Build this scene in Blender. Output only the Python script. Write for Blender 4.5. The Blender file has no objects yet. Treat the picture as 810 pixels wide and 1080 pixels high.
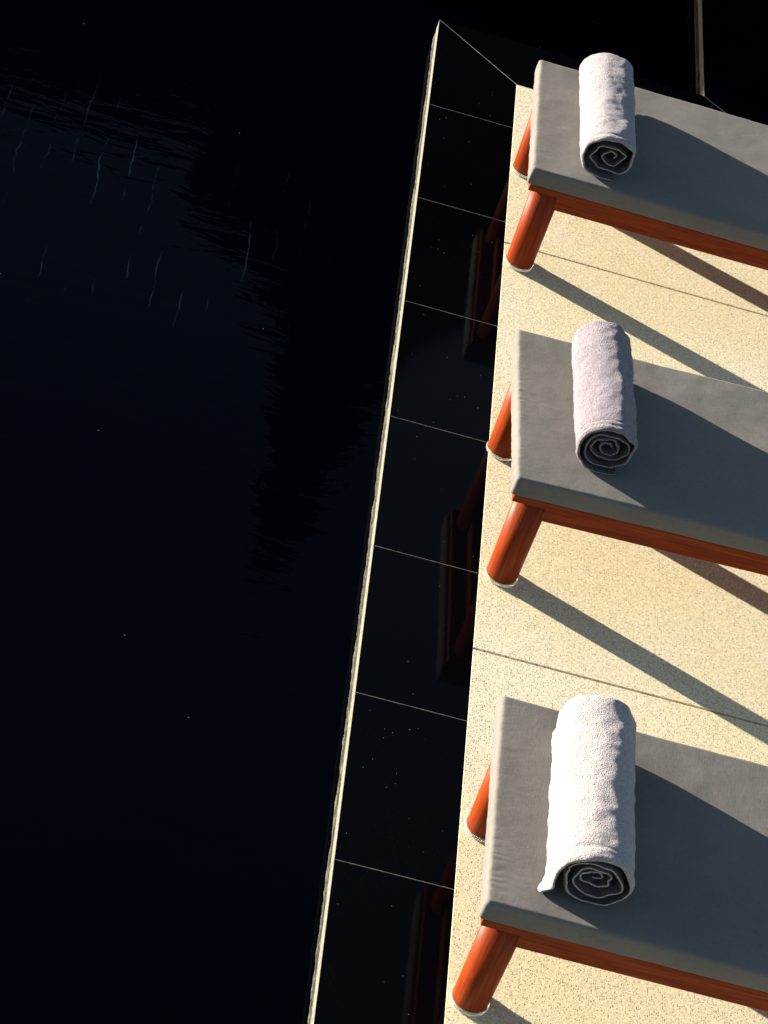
import bpy, bmesh, math, random
from mathutils import Vector, Matrix, noise
random.seed(7)
S = bpy.context.scene
COL = S.collection

# ------------------------------------------------------------------ helpers
def link_mesh(name, bm, mats, parent=None, smooth=False, loc=(0, 0, 0)):
    me = bpy.data.meshes.new(name)
    bmesh.ops.recalc_face_normals(bm, faces=bm.faces[:])
    bm.to_mesh(me); bm.free()
    for m in (mats if isinstance(mats, (list, tuple)) else [mats]):
        me.materials.append(m)
    if smooth:
        for p in me.polygons: p.use_smooth = True
    o = bpy.data.objects.new(name, me)
    COL.objects.link(o)
    o.location = loc
    if parent: o.parent = parent
    return o

def add_box(bm, x0, x1, y0, y1, z0, z1, bevel=0.0, seg=2, mat=0):
    r = bmesh.ops.create_cube(bm, size=1.0)
    vs = r['verts']
    for v in vs:
        v.co = Vector((x0 + (v.co.x + .5) * (x1 - x0), y0 + (v.co.y + .5) * (y1 - y0), z0 + (v.co.z + .5) * (z1 - z0)))
    fs = list({f for v in vs for f in v.link_faces})
    for f in fs: f.material_index = mat
    if bevel > 0:
        es = list({e for v in vs for e in v.link_edges})
        bmesh.ops.bevel(bm, geom=es, offset=bevel, segments=seg, affect='EDGES', profile=.5)

def add_prism(bm, poly, z0, z1, mat=0, side_mat=None, bevel=0.0):
    """poly: xy points counter-clockwise"""
    b = [bm.verts.new((x, y, z0)) for x, y in poly]
    t = [bm.verts.new((x, y, z1)) for x, y in poly]
    f = bm.faces.new(t); f.material_index = mat
    g = bm.faces.new(b[::-1]); g.material_index = mat
    n = len(poly)
    for i in range(n):
        s = bm.faces.new((b[i], b[(i + 1) % n], t[(i + 1) % n], t[i]))
        s.material_index = mat if side_mat is None else side_mat
    if bevel > 0:
        es = list(f.edges)
        bmesh.ops.bevel(bm, geom=es, offset=bevel, segments=2, affect='EDGES', profile=.5)

def add_lathe(bm, prof, cx, cy, n=40):
    rings = []
    for r, z in prof:
        rings.append([bm.verts.new((cx + r * math.cos(2 * math.pi * i / n), cy + r * math.sin(2 * math.pi * i / n), z)) for i in range(n)])
    for a, b in zip(rings[:-1], rings[1:]):
        for i in range(n):
            bm.faces.new((a[i], a[(i + 1) % n], b[(i + 1) % n], b[i]))
    bm.faces.new(rings[0][::-1]); bm.faces.new(rings[-1])

def tag(o, label=None, cat=None, group=None, kind=None):
    if label: o['label'] = label
    if cat: o['category'] = cat
    if group: o['group'] = group
    if kind: o['kind'] = kind
    return o

# ------------------------------------------------------------------ materials
class N:
    """tiny node-tree builder"""
    def __init__(self, name):
        self.m = bpy.data.materials.new(name); self.m.use_nodes = True
        self.t = self.m.node_tree; self.t.nodes.clear()
        self.out = self.t.nodes.new('ShaderNodeOutputMaterial')
        self.p = self.t.nodes.new('ShaderNodeBsdfPrincipled')
        self.t.links.new(self.p.outputs[0], self.out.inputs[0])
        self.co = self.t.nodes.new('ShaderNodeTexCoord').outputs['Object']
    def put(self, sock, v):
        if hasattr(v, 'is_output'): self.t.links.new(v, sock)
        elif isinstance(v, (tuple, list)) and len(v) == 3 and sock.type == 'RGBA': sock.default_value = (*v, 1)
        else: sock.default_value = v
    def set(self, **k):
        for a, v in k.items(): self.put(self.p.inputs[a.replace('_', ' ')], v)
        return self
    def map(self, scale=(1, 1, 1), rot=(0, 0, 0), co=None, loc=(0, 0, 0)):
        n = self.t.nodes.new('ShaderNodeMapping')
        self.put(n.inputs['Vector'], co or self.co); n.inputs['Scale'].default_value = scale
        n.inputs['Rotation'].default_value = rot; self.put(n.inputs['Location'], loc)
        return n.outputs[0]
    def noise(self, scale, co=None, detail=3, rough=.55, dist=0, color=False):
        n = self.t.nodes.new('ShaderNodeTexNoise')
        self.put(n.inputs['Vector'], co or self.co)
        n.inputs['Scale'].default_value = scale; n.inputs['Detail'].default_value = detail
        n.inputs['Roughness'].default_value = rough; n.inputs['Distortion'].default_value = dist
        return n.outputs['Color' if color else 'Fac']
    def voro(self, scale, co=None, feature='F1', rnd=1.0, dims='2D'):
        n = self.t.nodes.new('ShaderNodeTexVoronoi'); n.feature = feature; n.voronoi_dimensions = dims
        self.put(n.inputs['Vector'], co or self.co); n.inputs['Scale'].default_value = scale
        n.inputs['Randomness'].default_value = rnd
        return n.outputs
    def math(self, op, a, b=0.0, c=0.0):
        n = self.t.nodes.new('ShaderNodeMath'); n.operation = op
        self.put(n.inputs[0], a); self.put(n.inputs[1], b); self.put(n.inputs[2], c)
        return n.outputs[0]
    def ramp(self, v, a, b, lo=0.0, hi=1.0):
        n = self.t.nodes.new('ShaderNodeMapRange'); n.interpolation_type = 'SMOOTHSTEP'
        self.put(n.inputs[0], v); n.inputs[1].default_value = a; n.inputs[2].default_value = b
        n.inputs[3].default_value = lo; n.inputs[4].default_value = hi
        return n.outputs[0]
    def mix(self, f, a, b):
        n = self.t.nodes.new('ShaderNodeMix'); n.data_type = 'RGBA'
        self.put(n.inputs[0], f); self.put(n.inputs[6], a); self.put(n.inputs[7], b)
        return n.outputs[2]
    def sep(self, v):
        n = self.t.nodes.new('ShaderNodeSeparateXYZ'); self.put(n.inputs[0], v); return n.outputs
    def add(self, a, b):
        n = self.t.nodes.new('ShaderNodeVectorMath'); n.operation = 'ADD'
        self.put(n.inputs[0], a); self.put(n.inputs[1], b); return n.outputs[0]
    def scalev(self, a, s):
        n = self.t.nodes.new('ShaderNodeVectorMath'); n.operation = 'SCALE'
        self.put(n.inputs[0], a); n.inputs['Scale'].default_value = s; return n.outputs[0]
    def bump(self, h, dist, strength=1.0, normal=None):
        n = self.t.nodes.new('ShaderNodeBump')
        self.put(n.inputs['Height'], h); n.inputs['Distance'].default_value = dist
        n.inputs['Strength'].default_value = strength
        if normal is not None: self.t.links.new(normal, n.inputs['Normal'])
        return n.outputs[0]
    def objrand(self):
        return self.t.nodes.new('ShaderNodeObjectInfo').outputs['Random']

def mat_water():
    m = N('pool_water')
    x, y, z = m.sep(m.co)
    # lit streaks along the floor joints painted into the water colour, broken by noise
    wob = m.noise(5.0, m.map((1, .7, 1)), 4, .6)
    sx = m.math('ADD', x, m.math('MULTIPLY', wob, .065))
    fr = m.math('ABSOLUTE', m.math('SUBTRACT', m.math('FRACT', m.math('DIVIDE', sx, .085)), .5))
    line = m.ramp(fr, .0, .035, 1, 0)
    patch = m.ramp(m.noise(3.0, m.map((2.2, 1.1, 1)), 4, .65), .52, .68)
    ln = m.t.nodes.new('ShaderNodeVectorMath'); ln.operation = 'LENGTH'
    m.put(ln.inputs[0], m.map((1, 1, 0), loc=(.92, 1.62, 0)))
    patch = m.math('MULTIPLY', patch, m.ramp(ln.outputs['Value'], .30, .85, 1, 0))   # keeps the painted lit streaks to one part of the pool
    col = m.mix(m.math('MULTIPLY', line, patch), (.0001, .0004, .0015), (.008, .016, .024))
    # a few bits floating on the water
    v = m.voro(5.0)
    fl = m.math('MULTIPLY', m.ramp(v['Distance'], .008, .013, 1, 0), m.math('GREATER_THAN', m.sep(v['Color'])[0], .96))
    col = m.mix(fl, col, (.06, .07, .075))
    rip = m.noise(9.0, m.map((.55, 1.5, 1)), 3, .5, .4)
    rip2 = m.noise(1.3, m.map((.8, 1.2, 1)), 2, .5)
    nb = m.bump(rip, .0010)
    nb = m.bump(rip2, .003, 1, nb)
    m.set(Base_Color=col, Roughness=.02, IOR=1.33, Specular_IOR_Level=.045, Normal=nb)
    return m.m

def mat_granite():
    m = N('polished_black_granite')
    v = m.voro(46)
    dot = m.math('MULTIPLY', m.ramp(v['Distance'], .02, .045, 1, 0), m.math('GREATER_THAN', m.sep(v['Color'])[0], .965))
    dot = m.math('MULTIPLY', dot, m.ramp(m.noise(5.5, None, 2), .42, .62))
    v2 = m.voro(160)
    fine = m.math('MULTIPLY', m.ramp(v2['Distance'], .10, .2, 1, 0), m.math('GREATER_THAN', m.sep(v2['Color'])[1], .90))
    dusty = m.ramp(m.noise(2.5, None, 3), .42, .7)
    col = m.mix(m.noise(220, None, 2), (.0004, .0005, .0010), (.0012, .0013, .0020))
    col = m.mix(m.math('MULTIPLY', fine, dusty), col, (.012, .012, .012))
    col = m.mix(dot, col, (.40, .40, .38))
    rough = m.ramp(m.noise(7, None, 4), .3, .75, .035, .075)
    m.set(Base_Color=col, Roughness=m.math('MAXIMUM', rough, m.math('MULTIPLY', dot, .7)), IOR=1.5, Specular_IOR_Level=.042,
          Normal=m.bump(m.noise(14, None, 2), .00006))
    return m.m

def mat_simple_noise(name, c0, c1, scale, rough, bumpd=0.0, spec=.5, detail=4, stretch=(1, 1, 1)):
    m = N(name)
    n = m.noise(scale, m.map(stretch), detail, .6)
    m.set(Base_Color=m.mix(m.ramp(n, .3, .7), c0, c1), Roughness=rough, Specular_IOR_Level=spec)
    if bumpd: m.set(Normal=m.bump(n, bumpd))
    return m.m

def mat_deck():
    m = N('washed_terrazzo')
    big = m.noise(1.1, None, 5, .65)
    col = m.mix(m.ramp(big, .36, .66), (.735, .650, .415), (.76, .705, .535))
    mid = m.noise(130, None, 4, .7)
    col = m.mix(m.ramp(mid, .35, .68), m.mix(.58, col, (.40, .345, .22)), col)
    v = m.voro(185); r = m.sep(v['Color'])
    peb = m.math('MULTIPLY', m.ramp(v['Distance'], .20, .40, 1, 0), m.math('GREATER_THAN', r[0], .84))
    v2 = m.voro(320, m.map((1, 1, 1), (0, 0, .6))); r2 = m.sep(v2['Color'])
    peb2 = m.math('MULTIPLY', m.ramp(v2['Distance'], .18, .42, 1, 0), m.math('GREATER_THAN', r2[1], .72))
    v3 = m.voro(60, m.map((1, 1, 1), (0, 0, 1.1))); r3 = m.sep(v3['Color'])
    peb3 = m.math('MULTIPLY', m.ramp(v3['Distance'], .06, .13, 1, 0), m.math('GREATER_THAN', r3[2], .80))
    pale = m.math('MULTIPLY', m.ramp(v2['Distance'], .18, .4, 1, 0), m.math('LESS_THAN', r2[1], .28))
    col = m.mix(m.math('MULTIPLY', pale, .55), col, (.74, .69, .58))
    col = m.mix(m.math('MULTIPLY', peb2, .62), col, (.19, .17, .12))
    col = m.mix(m.math('MULTIPLY', peb, .78), col, (.09, .082, .058))
    col = m.mix(m.math('MULTIPLY', peb3, .7), col, (.07, .06, .05))
    h = m.math('SUBTRACT', m.math('MULTIPLY', m.noise(160, None, 3), .5), m.math('MAXIMUM', peb, peb2))
    stain = m.ramp(m.noise(4.5, m.map((1, 1.3, 1)), 6, .7, .5), .56, .74)
    col = m.mix(m.math('MULTIPLY', stain, .22), col, (.47, .38, .22))       # old water stains
    m.set(Base_Color=col, Roughness=.8, Specular_IOR_Level=.25, Normal=m.bump(h, .0003))
    return m.m

def mat_wood(name, axis):
    m = N(name)
    st = {'x': (1.0, 22, 22), 'y': (22, 1.0, 22), 'z': (22, 22, 1.0)}[axis]
    off = m.math('MULTIPLY', m.objrand(), 7.0)
    co = m.map(st, loc=(0, 0, 0))
    cx = m.t.nodes.new('ShaderNodeCombineXYZ'); m.put(cx.inputs[0], off); m.put(cx.inputs[1], off); m.put(cx.inputs[2], off)
    co = m.add(co, cx.outputs[0])
    g = m.noise(2.6, co, 5, .66, 1.6)
    fine = m.noise(9, co, 3, .7)
    col = m.mix(m.ramp(g, .32, .68), (.140, .0172, .0034), (.232, .037, .0068))
    col = m.mix(m.math('MULTIPLY', m.ramp(fine, .5, .68), .35), col, (.055, .006, .0015))
    m.set(Base_Color=col, Roughness=m.ramp(fine, .3, .7, .38, .52), Specular_IOR_Level=.10,
          Normal=m.bump(m.math('ADD', g, m.math('MULTIPLY', fine, .4)), .0004))
    return m.m

def mat_cushion():
    m = N('grey_canvas')
    co = m.add(m.co, m.scalev(m.t.nodes.new('ShaderNodeObjectInfo').outputs['Location'], 1.7))
    big = m.noise(3.5, co, 4, .6)
    col = m.mix(m.ramp(big, .3, .7), (.106, .098, .090), (.127, .118, .109))
    mott = m.noise(60, co, 4, .7)
    col = m.mix(m.math('MULTIPLY', m.ramp(mott, .45, .7), .30), col, (.074, .070, .066))
    wx = m.noise(420, m.map((.14, 1, 1), co=co), 2, .6)
    wy = m.noise(420, m.map((1, .14, 1), co=co), 2, .6)
    weave = m.math('ADD', wx, wy)
    col = m.mix(m.math('MULTIPLY', m.ramp(weave, .85, 1.2), .22), col, (.16, .15, .14))
    nb = m.bump(weave, .00025)
    nb = m.bump(m.noise(14, co, 4, .6), .0011, 1, nb)
    m.set(Base_Color=col, Roughness=.85, Specular_IOR_Level=.2, Sheen_Weight=.04, Normal=nb)
    return m.m

def mat_towel(name, c0, c1, sss=.18):
    m = N(name)
    loop = m.voro(300, dims='3D')['Distance']
    mid = m.noise(150, None, 4, .75)
    big = m.noise(16, m.map((1, .6, 1)), 3, .6)
    col = m.mix(m.ramp(mid, .35, .7), c0, c1)
    col = m.mix(m.math('MULTIPLY', m.ramp(loop, .3, .7), .25), col, tuple(c * .6 for c in c0))
    nb = m.bump(m.math('ADD', m.math('MULTIPLY', loop, -.6), mid), .0075)
    nb = m.bump(big, .007, 1, nb)
    m.set(Base_Color=col, Roughness=.95, Specular_IOR_Level=.1, Sheen_Weight=.15, Sheen_Roughness=.5, Normal=nb,
          Subsurface_Weight=sss, Subsurface_Radius=(.012, .011, .010), Subsurface_Scale=1.0)
    return m.m

def mat_glass():
    m = N('clear_acrylic')
    m.set(Base_Color=(.93, .95, .95), Roughness=.06, IOR=1.45, Transmission_Weight=.85)
    return m.m

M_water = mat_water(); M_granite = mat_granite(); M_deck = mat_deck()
M_wood_x = mat_wood('red_hardwood_along', 'x'); M_wood_y = mat_wood('red_hardwood_across', 'y'); M_wood_z = mat_wood('red_hardwood_upright', 'z')
M_cushion = mat_cushion(); M_glass = mat_glass()
M_sawn = mat_simple_noise('sawn_granite_edge', (.095, .092, .070), (.165, .158, .125), 60, .7, .0008, .2)
def mat_rough():
    m = N('split_wet_granite')
    st = m.noise(30, m.map((1, .55, 1.6), (.75, 0, 0)), 4, .65, .6)
    fine = m.noise(120, None, 3, .7)
    z = m.sep(m.co)[2]
    tide = m.math('MULTIPLY', m.ramp(z, -.064, -.074, 0, 1), m.ramp(fine, .35, .6))
    col = m.mix(m.ramp(st, .46, .70), (.006, .0065, .004), (.065, .065, .048))
    col = m.mix(m.math('MULTIPLY', tide, .6), col, (.11, .105, .085))       # lime line left by the water
    m.set(Base_Color=col, Roughness=.5, Specular_IOR_Level=.3, Normal=m.bump(m.math('ADD', st, m.math('MULTIPLY', fine, .3)), .004))
    return m.m
M_rough = mat_rough()
M_grout = mat_simple_noise('pale_grout', (.09, .087, .078), (.26, .25, .22), 25, .9, 0, .1)
M_joint = mat_simple_noise('dark_joint', (.05, .036, .018), (.10, .075, .035), 60, .9, .001, .1)
M_earth = mat_simple_noise('earth', (.05, .05, .03), (.09, .08, .05), 3, .95, .01, .1)
M_thatch = mat_simple_noise('dark_thatch', (.010, .008, .006), (.022, .017, .012), 12, .95, .02, .1, 5, (4, 4, .5))
M_post = mat_simple_noise('dark_timber', (.012, .008, .006), (.025, .016, .010), 8, .7, .002, .2)

# ------------------------------------------------------------------ the setting
WZ = -0.080          # water level
CW = 0.301           # width of the coping
X1 = 1.004           # where the second pool edge turns away
def rect(bm, x0, x1, y0, y1, z, mat=0):
    f = bm.faces.new([bm.verts.new(p) for p in ((x0, y0, z), (x1, y0, z), (x1, y1, z), (x0, y1, z))]); f.material_index = mat

bm = bmesh.new()     # ground: one sheet to the horizon, lying under the pool
rect(bm, -900, 900, -900, 900, -1.6)
tag(link_mesh('ground', bm, M_earth), kind='structure')

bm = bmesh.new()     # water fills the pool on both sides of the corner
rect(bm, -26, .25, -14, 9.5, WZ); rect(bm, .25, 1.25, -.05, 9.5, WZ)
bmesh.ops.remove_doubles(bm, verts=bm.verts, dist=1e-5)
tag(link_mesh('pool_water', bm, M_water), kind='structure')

# deck: terrazzo bays with open joints over a dark bed
bm = bmesh.new()
J = .0035
ys = [-14, -11.29, -9.295, -7.3, -5.305, -3.314, -1.322, -CW - .002]
xs = [CW + .001, 3.2, 6.2, 9.2]
for a, b in zip(ys[:-1], ys[1:]):
    for c, d in zip(xs[:-1], xs[1:]):
        add_prism(bm, [(c + (0 if c == xs[0] else J), a + J), (d - J, a + J), (d - J, b - (0 if b == ys[-1] else J)), (c + (0 if c == xs[0] else J), b - (0 if b == ys[-1] else J))], -.06, 0, 0, bevel=.0012)
yy = [-CW + .003, .67, 2.66, 4.65, 6.64, 9.5]
xx = [X1 + CW + .001, 3.2, 6.2, 9.2]
for a, b in zip(yy[:-1], yy[1:]):
    for c, d in zip(xx[:-1], xx[1:]):
        add_prism(bm, [(c, a + J), (d - J, a + J), (d - J, b - J), (c, b - J)], -.06, 0, 0, bevel=.0012)
add_box(bm, CW, 9.2, -14, -CW, -.5, -.007, mat=1)
add_box(bm, X1 + CW, 9.2, -CW + .001, 9.5, -.5, -.007, mat=1)
tag(link_mesh('deck', bm, [M_deck, M_joint]), kind='structure')

# coping: polished slabs, sawn edge towards the water, mitred at the corners, grout between
bm = bmesh.new()
G = .0012; T = .042; ZT = .0
g2 = G * 1.4
def slab(poly): add_prism(bm, poly, ZT - T, ZT, 0, 1, bevel=.0012)
slab([(0, -.6 + G), (CW - .001, -.6 + G), (CW - .001, -CW - g2), (0, -g2)])                   # the first slab, cut to the mitre
k = 1
while .6 * (k + 1) < 14.5:
    slab([(0, -.6 * (k + 1) + G), (CW - .001, -.6 * (k + 1) + G), (CW - .001, -.6 * k - G), (0, -.6 * k - G)]); k += 1
# the short run along the end of the deck, mitred at both ends
slab([(g2, 0), (CW + g2, -CW + .001), (.6 - G, -CW + .001), (.6 - G, 0)])
slab([(.6 + G, 0), (.6 + G, -CW + .001), (X1 + CW - g2, -CW + .001), (X1 - g2, 0)])
# the second pool edge, running away
slab([(X1, g2), (X1 + CW - .001, -CW + g2 + .002), (X1 + CW - .001, 1.2 - G), (X1, 1.2 - G)])
k = 2
while .6 * (k + 1) < 9.5:
    slab([(X1, .6 * k + G), (X1 + CW - .001, .6 * k + G), (X1 + CW - .001, .6 * (k + 1) - G), (X1, .6 * (k + 1) - G)]); k += 1
# grout bed
add_prism(bm, [(.003, -14.2), (CW - .002, -14.2), (CW - .002, -CW), (X1 + CW - .002, -CW), (X1 + CW - .002, 9.4), (X1 + .003, 9.4), (X1 + .003, -.003), (.003, -.003)], -.05, -.0009, 2)
# rough split course under the slabs, down into the water
def rough_face(p0, p1, nrm, n, seed):
    rows = 7
    grid = []
    for i in range(n + 1):
        t = i / n; x = p0[0] + (p1[0] - p0[0]) * t; y = p0[1] + (p1[1] - p0[1]) * t
        colv = []
        for j in range(rows):
            z = -.040 - j * .016
            s = (x if abs(nrm[1]) > .5 else y)
            # slanting tool strokes
            d = .003 + .0035 * noise.noise((s * 11 + z * 38, z * 9, seed)) + .003 * noise.noise((s * 45 + z * 60, z * 40, seed + 3))
            if j == 0: d = min(d, .001)
            colv.append(bm.verts.new((x + nrm[0] * d, y + nrm[1] * d, z)))
        grid.append(colv)
    for i in range(n):
        for j in range(rows - 1):
            f = bm.faces.new((grid[i][j], grid[i + 1][j], grid[i + 1][j + 1], grid[i][j + 1])); f.material_index = 3
rough_face((.002, -14.2), (.002, -.002), (-1, 0), 1500, 1.0)
rough_face((.002, -.002), (X1 - .002, -.002), (0, 1), 120, 5.0)
rough_face((X1 + .002, -.002), (X1 + .002, 9.4), (-1, 0), 900, 9.0)
tag(link_mesh('pool_coping', bm, [M_granite, M_sawn, M_grout, M_rough]), kind='structure')

# ------------------------------------------------------------------ sun loungers
LW, LL, ZC0, ZC1 = .690, 1.96, .324, .3855     # width, length, cushion bottom and top

def rounded_slab(x0, x1, y0, y1, z0, z1, r, nx, ny, nz, seed):
    bm = bmesh.new()
    def axis(a, b, n):
        out = [a, a + r * .25, a + r * .5, a + r * .75, a + r]
        m_ = [a + r + (b - a - 2 * r) * i / n for i in range(1, n)]
        return out + m_ + [b - r, b - r * .75, b - r * .5, b - r * .25, b]
    X, Y, Z = axis(x0, x1, nx), axis(y0, y1, ny), axis(z0, z1, nz)
    def pt(x, y, z):
        i = Vector((min(max(x, x0 + r), x1 - r), min(max(y, y0 + r), y1 - r), min(max(z, z0 + r), z1 - r)))
        d = Vector((x, y, z)) - i
        p = i + d.normalized() * r if d.length > 1e-9 else i
        # fabric: puckers running in from the end seam, slack along the long edges
        u = p.x - x0; h = (p.z - z0) / (z1 - z0)
        e = math.exp(-u / .036) * (.4 + .6 * min(1, u / .006))
        amp = .5 + noise.noise((p.y * 4.0, 7.0, seed))
        pk = noise.noise((p.y * 95 + 1.5 * noise.noise((u * 30, p.y * 20, seed)), u * 6, seed)) * .0016 * e * max(.25, amp)
        soft = noise.noise((p.x * 4.5, p.y * 5, seed + 9)) * .0022 + noise.noise((p.x * 17, p.y * 19, seed + 4)) * .0007
        edge = min(p.y - y0, y1 - p.y)
        pk2 = noise.noise((p.x * 48, edge * 9, seed + 2)) * .0006 * math.exp(-edge / .03)
        p.z += (pk + soft + pk2) * max(0, h)
        belly = math.sin(math.pi * min(1, max(0, h)))
        if u < r: p.x += -.0015 * belly + .0016 * noise.noise((p.y * 45, p.z * 30, seed + 1)) + .002 * noise.noise((p.y * 9, 3, seed))
        if p.y - y0 < r: p.y += -.003 * belly + .0012 * noise.noise((p.x * 14, p.z * 12, seed + 1))
        if y1 - p.y < r: p.y += .003 * belly + .0012 * noise.noise((p.x * 14, p.z * 12, seed + 6))
        return p
    cache = {}
    def vert(x, y, z):
        k = (round(x, 6), round(y, 6), round(z, 6))
        if k not in cache: cache[k] = bm.verts.new(pt(x, y, z))
        return cache[k]
    def sheet(A, B, fn):
        for i in range(len(A) - 1):
            for j in range(len(B) - 1):
                try: bm.faces.new((fn(A[i], B[j]), fn(A[i + 1], B[j]), fn(A[i + 1], B[j + 1]), fn(A[i], B[j + 1])))
                except ValueError: pass
    for z in (z0, z1): sheet(X, Y, lambda a, b: vert(a, b, z))
    for y in (y0, y1): sheet(X, Z, lambda a, b: vert(a, y, b))
    for x in (x0, x1): sheet(Y, Z, lambda a, b: vert(x, a, b))
    return bm

def make_lounger(name, label, loc, rz, seed):
    """origin: on the deck under the near left cushion corner; x runs along the lounger, y across it"""
    root = bpy.data.objects.new(name, None); COL.objects.link(root)
    root.empty_display_size = .1
    root.location = loc; root.rotation_euler = (0, 0, math.radians(rz))
    tag(root, label, 'sun lounger', 'sun loungers in a row on the pool deck')
    link_mesh('cushion', rounded_slab(0, LL, 0, LW, ZC0, ZC1, .010, 260, 250, 4, seed), M_cushion, root, True)
    zb1, zb0, zr0 = .323, .299, .246
    # flat top frame with mitred look: two long boards, two end boards
    for nm, b, m in (('side_board', (.0105, LL - .01, .007, .085, zb0, zb1), M_wood_x), ('side_board', (.0105, LL - .01, LW - .085, LW - .007, zb0, zb1), M_wood_x),
                     ('end_board', (.012, .085, .0865, LW - .0865, zb0, zb1), M_wood_y), ('end_board', (LL - .085, LL - .012, .0865, LW - .0865, zb0, zb1), M_wood_y)):
        bm = bmesh.new(); add_box(bm, *b, bevel=.004); link_mesh(nm, bm, m, root)
    for y0 in (.020, LW - .055):
        bm = bmesh.new(); add_box(bm, .105, LL - .105, y0, y0 + .035, zr0, zb0 - .0005, bevel=.004); link_mesh('side_rail', bm, M_wood_x, root)
    for x0 in (.058, LL - .093):
        bm = bmesh.new(); add_box(bm, x0, x0 + .035, .09, LW - .09, zr0 + .004, zb0 - .0005, bevel=.004); link_mesh('end_rail', bm, M_wood_y, root)
    for i in range(12):
        x0 = .12 + i * .145
        bm = bmesh.new(); add_box(bm, x0, x0 + .115, .0865, LW - .0865, zb0 + .004, zb1 - .002, bevel=.003); link_mesh('slat', bm, M_wood_y, root)
    for lx in (.073, LL - .077):
        for ly in (.056, LW - .070):
            bm = bmesh.new()
            add_lathe(bm, [(.038, .009), (.0425, .0095), (.0445, .012), (.0455, .10), (.0480, zb0 - .0008)], lx, ly, 48)
            leg = link_mesh('leg', bm, M_wood_z, root, True)
            bm = bmesh.new()
            add_lathe(bm, [(.043, .0005), (.0472, .0015), (.0482, .004), (.0480, .009), (.0472, .0115), (.0462, .0125), (.0450, .0085)], lx, ly, 48)
            link_mesh('foot', bm, M_glass, leg, True)
    return root

make_lounger('sun_lounger', 'red hardwood sun lounger with grey cushion farthest from viewer, beside the mitred pool corner', (.281, -1.478, 0), .1, 1.3)
make_lounger('sun_lounger', 'middle red hardwood sun lounger with grey cushion, between the other two and set slightly askew', (.294, -3.047, 0), 2.4, 14.1)
make_lounger('sun_lounger', 'red hardwood sun lounger with grey cushion nearest the viewer, under the loose flapped towel', (.284, -4.594, 0), -.4, 27.7)

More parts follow.
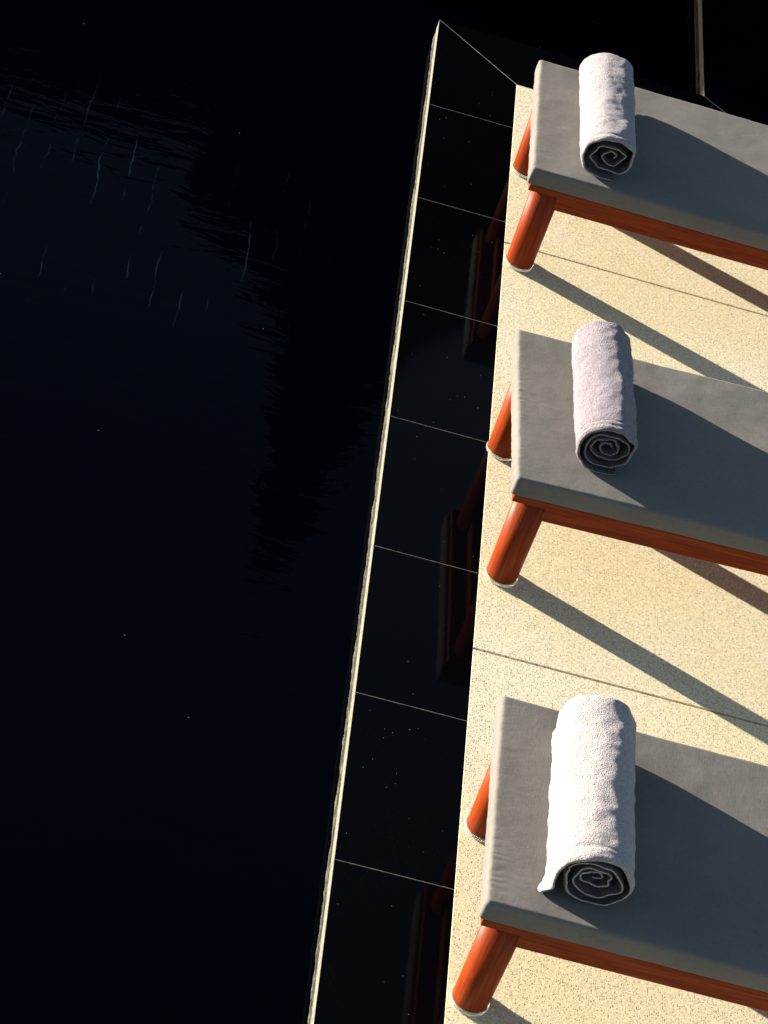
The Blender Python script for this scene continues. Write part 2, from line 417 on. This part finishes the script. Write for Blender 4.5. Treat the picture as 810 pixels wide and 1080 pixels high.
# ------------------------------------------------------------------ rolled towels
def make_towel(name, label, loc, rz, mat, a, b, L, turns, start, cw, flap, seed, bands):
    """a rolled sheet: spiral cross-section in xz, axis along y; near end at y = 0"""
    th = .0021
    n = int(turns * 74)
    cl = []
    for i in range(n + 1):
        t = i / n; ang = start + cw * 2 * math.pi * turns * t
        s = (1 - t ** .92 * .88) * (1 - .15 * math.exp(-t * turns * 5) * (flap == 0))
        wob = 1 + (.035 + .36 * t) * noise.noise((math.cos(ang) * 1.4 + 5 * t, math.sin(ang) * 1.4, seed)) + (.014 + .24 * t) * noise.noise((ang * 1.7, t * 3, seed + 5))
        fl = 1 - .28 * t                       # inner turns are pressed flatter
        ca, sa = math.cos(ang), math.sin(ang)
        sq = .86 + .14 * t                     # the outside is a little squared off by its own weight
        ca, sa = math.copysign(abs(ca) ** sq, ca), math.copysign(abs(sa) ** sq, sa)
        cl.append((a * s * wob * ca, b * s * wob * fl * sa - .004 * t, t, 0.0))
    if flap > 0:
        x0, z0 = cl[0][:2]; m_ = 14
        pre = []
        for i in range(m_, 0, -1):
            u = i / m_
            pre.append((x0 - flap * u ** 1.6, z0 + (-b * .86 + .001 - z0) * u ** .85, 0.0, u))
        FX, FZ = x0, z0
        cl = pre + cl
    zmin = -b * .86
    # offset to both sides
    pts_o, pts_i = [], []
    for i, (x, z, t, u) in enumerate(cl):
        p0 = cl[max(0, i - 1)]; p1 = cl[min(len(cl) - 1, i + 1)]
        tx, tz = p1[0] - p0[0], p1[1] - p0[1]; l = math.hypot(tx, tz) or 1
        nx, nz = (tz / l, -tx / l) if cw > 0 else (-tz / l, tx / l)
        hth = th * (1.0 if 1 < i < len(cl) - 2 else .6)
        pts_o.append((x + nx * hth, z + nz * hth, t, u)); pts_i.append((x - nx * hth, z - nz * hth, t, u))
    loop = pts_o + pts_i[::-1]
    K = 110
    bm = bmesh.new(); rings = []
    nl = len(loop)
    for k in range(K + 1):
        v = k / K
        # rings gather towards both ends so that the hems are round
        y = L * (.5 - .5 * math.cos(math.pi * v)) * .35 + L * v * .65
        e = min(y, L - y)
        ring = []
        for q, (x, z, t, u) in enumerate(loop):
            if u > 0:                              # the loose corner flares only at the near end and hangs straight behind
                g = .12 + .88 * math.exp(-(y / .055) ** 2)
                x = FX + (x - FX) * g
            rr = math.hypot(x, z) + 1e-6
            ang = math.atan2(z, x)
            d = .0036 * noise.noise((x * 14, y * 9, z * 14 + seed)) + .0022 * noise.noise((ang * 3, y * 34, seed + 2)) + .0011 * noise.noise((ang * 9, y * 90, seed + 8))
            d += .003 * max(0, noise.noise((ang * 1.3, y * 22 + ang * 1.2, seed + 12)) - .15)
            for (yb, wb, hb) in bands: d -= hb * math.exp(-((y - yb) / wb) ** 2)
            d -= .006 * max(0, 1 - e / .012) ** 2          # rolled hem
            outer = max(0, 1 - t * turns * .9)
            f = 1 + d * (1 if outer > 0 else .3) / max(rr, .03)
            px, pz = x * f, z * f
            # soft overall shape: middle sags, the far end is a little fuller
            zs = max(pz, zmin + .15 * (pz - zmin) if pz < zmin else pz)
            if pz < zmin: zs = zmin + .0015 * (t * turns)
            yo = y + (e < .06) * 0.0
            w = max(0, 1 - y / .09)
            yo += w * (.030 * t + .009 * noise.noise((x * 22, z * 22, seed + 20)))
            w2 = max(0, 1 - (L - y) / .09)
            yo -= w2 * (.010 * t + .002 * noise.noise((x * 22, z * 22, seed + 30)))
            ring.append(bm.verts.new((px, yo, zs)))
        rings.append(ring)
    for k in range(K):
        A, B = rings[k], rings[k + 1]
        for q in range(nl):
            q2 = (q + 1) % nl
            f = bm.faces.new((A[q], A[q2], B[q2], B[q]))
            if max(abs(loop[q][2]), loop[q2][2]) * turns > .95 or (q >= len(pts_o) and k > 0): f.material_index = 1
    no = len(pts_o)
    for ring in (rings[0], rings[-1]):          # close the cloth's own edge between its two sides
        for i in range(no - 1):
            bm.faces.new((ring[i], ring[i + 1], ring[nl - 2 - i], ring[nl - 1 - i]))
    o = link_mesh(name, bm, [mat, T_shaded], None, True)
    o.location = (loc[0], loc[1], ZC1 - zmin + .001); o.rotation_euler = (0, 0, math.radians(rz))
    tag(o, label, 'towel', 'rolled towels on the loungers')
    return o

T_white = mat_towel('white_terry', (.31, .282, .292), (.47, .44, .447))
T_lilac = mat_towel('lilac_grey_terry', (.178, .154, .186), (.280, .252, .288))
T_pale = mat_towel('pale_lilac_terry', (.24, .218, .245), (.375, .350, .378))
T_shaded = mat_towel('taupe_terry_shaded', (.095, .078, .078), (.15, .128, .128), 0)  # roll interior darkened: shade between the layers put into the colour
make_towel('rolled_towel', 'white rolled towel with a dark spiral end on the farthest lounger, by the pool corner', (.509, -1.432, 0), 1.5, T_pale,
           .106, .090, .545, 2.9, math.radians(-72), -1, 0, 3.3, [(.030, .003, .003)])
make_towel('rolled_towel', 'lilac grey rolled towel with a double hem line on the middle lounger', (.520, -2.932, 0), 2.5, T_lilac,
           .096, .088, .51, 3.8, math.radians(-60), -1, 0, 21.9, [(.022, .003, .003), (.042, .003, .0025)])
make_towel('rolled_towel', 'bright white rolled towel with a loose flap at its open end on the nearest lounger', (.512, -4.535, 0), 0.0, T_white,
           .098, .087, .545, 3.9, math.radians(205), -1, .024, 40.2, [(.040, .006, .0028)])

# ------------------------------------------------------------------ hall across the pool (stands beyond the frame; the water and the black stone mirror it)
hall = bpy.data.objects.new('unseen_pavilion', None); COL.objects.link(hall); hall.location = (-8, 12, -.1)
tag(hall, 'unseen long dark thatched hall with a steep spire roof across the pool, left end set to shade the second pool edge', 'unseen_pavilion')
def hall_part(name, bm, m): return link_mesh(name, bm, m, hall)
HX0, HX1, RZ = -14.4, 22.0, 9.85  # left end of the unseen hall set to shade the second pool edge
bm = bmesh.new()
prof = [(-2.2, 3.2), (2.5, RZ), (7.2, 3.2), (7.2, 2.9), (2.5, 9.4), (-2.2, 2.9)]
A = [bm.verts.new((HX0, y, z)) for y, z in prof]; B = [bm.verts.new((HX1, y, z)) for y, z in prof]
for i in range(6): bm.faces.new((A[i], A[(i + 1) % 6], B[(i + 1) % 6], B[i]))
bm.faces.new(A); bm.faces.new(B[::-1])
hall_part('roof', bm, M_thatch)
bm = bmesh.new()
sx, sy = 9.42, 2.5
prev = None
for hw, z in ((1.9, 9.2), (1.24, 10.1), (.72, 11.1), (.53, 12.0), (.40, 13.0), (.18, 14.6)):
    ring = [bm.verts.new((sx + dx * hw, sy + dy * hw, z)) for dx, dy in ((-1, -1), (1, -1), (1, 1), (-1, 1))]
    if prev:
        for i in range(4): bm.faces.new((prev[i], prev[(i + 1) % 4], ring[(i + 1) % 4], ring[i]))
    else: bm.faces.new(ring[::-1])
    prev = ring
bm.faces.new(prev)
hall_part('spire', bm, M_thatch)
bm = bmesh.new(); add_box(bm, HX0 + .6, HX1 - .6, 0, 5, -.4, 3.6); hall_part('wall', bm, M_post)
for i in range(9):
    bm = bmesh.new(); add_lathe(bm, [(.16, -.6), (.14, 3.1)], HX0 + 1 + i * 4.6, -1.5, 16); hall_part('post', bm, M_post)

# ------------------------------------------------------------------ light
EL = math.radians(9.7)
AZ = math.atan2(.418, .909)                    # light travels towards +x, -y
to_sun = Vector((-math.cos(AZ) * math.cos(EL), math.sin(AZ) * math.cos(EL), math.sin(EL)))
sl = bpy.data.lights.new('sun', 'SUN'); sl.energy = 5.0; sl.angle = math.radians(.5); sl.color = (1.0, .905, .76)
so = bpy.data.objects.new('sun', sl); COL.objects.link(so)
so.rotation_euler = (-to_sun).to_track_quat('-Z', 'Y').to_euler()
so.location = to_sun * 30
W = bpy.data.worlds.new('World'); S.world = W; W.use_nodes = True
nt = W.node_tree; nt.nodes.clear()
sky = nt.nodes.new('ShaderNodeTexSky'); sky.sky_type = 'NISHITA'; sky.sun_disc = False
sky.sun_elevation = EL; sky.sun_rotation = math.atan2(to_sun.x, to_sun.y)
sky.air_density = 1.0; sky.dust_density = .7; sky.ozone_density = 1.0
bg = nt.nodes.new('ShaderNodeBackground'); bg.inputs['Strength'].default_value = .053
ow = nt.nodes.new('ShaderNodeOutputWorld')
nt.links.new(sky.outputs[0], bg.inputs[0]); nt.links.new(bg.outputs[0], ow.inputs[0])

# ------------------------------------------------------------------ camera
cd = bpy.data.cameras.new('camera'); cam = bpy.data.objects.new('camera', cd); COL.objects.link(cam)
cd.sensor_fit = 'VERTICAL'; cd.sensor_height = 24.0; cd.lens = 24.0 * 2926.85 / 1080.0
cd.clip_start = .1; cd.clip_end = 3000
Rw = Matrix(((0.9598042321324819, 0.07586914905040242, 0.2702215909266773),
             (-0.2577237260168988, 0.6195103264963036, 0.7414751758571624),
             (-0.11114997538705605, -0.7813135270727182, 0.6141619130039291)))
cam.matrix_world = Matrix.Translation((-.8425, -8.8896, 4.7504)) @ Rw.transposed().to_4x4()
S.camera = cam

S.render.engine = 'CYCLES'
S.view_settings.view_transform = 'Standard'; S.view_settings.look = 'None'
S.view_settings.gamma = 1.0; S.view_settings.use_curve_mapping = False
S.view_settings.exposure = 2.25
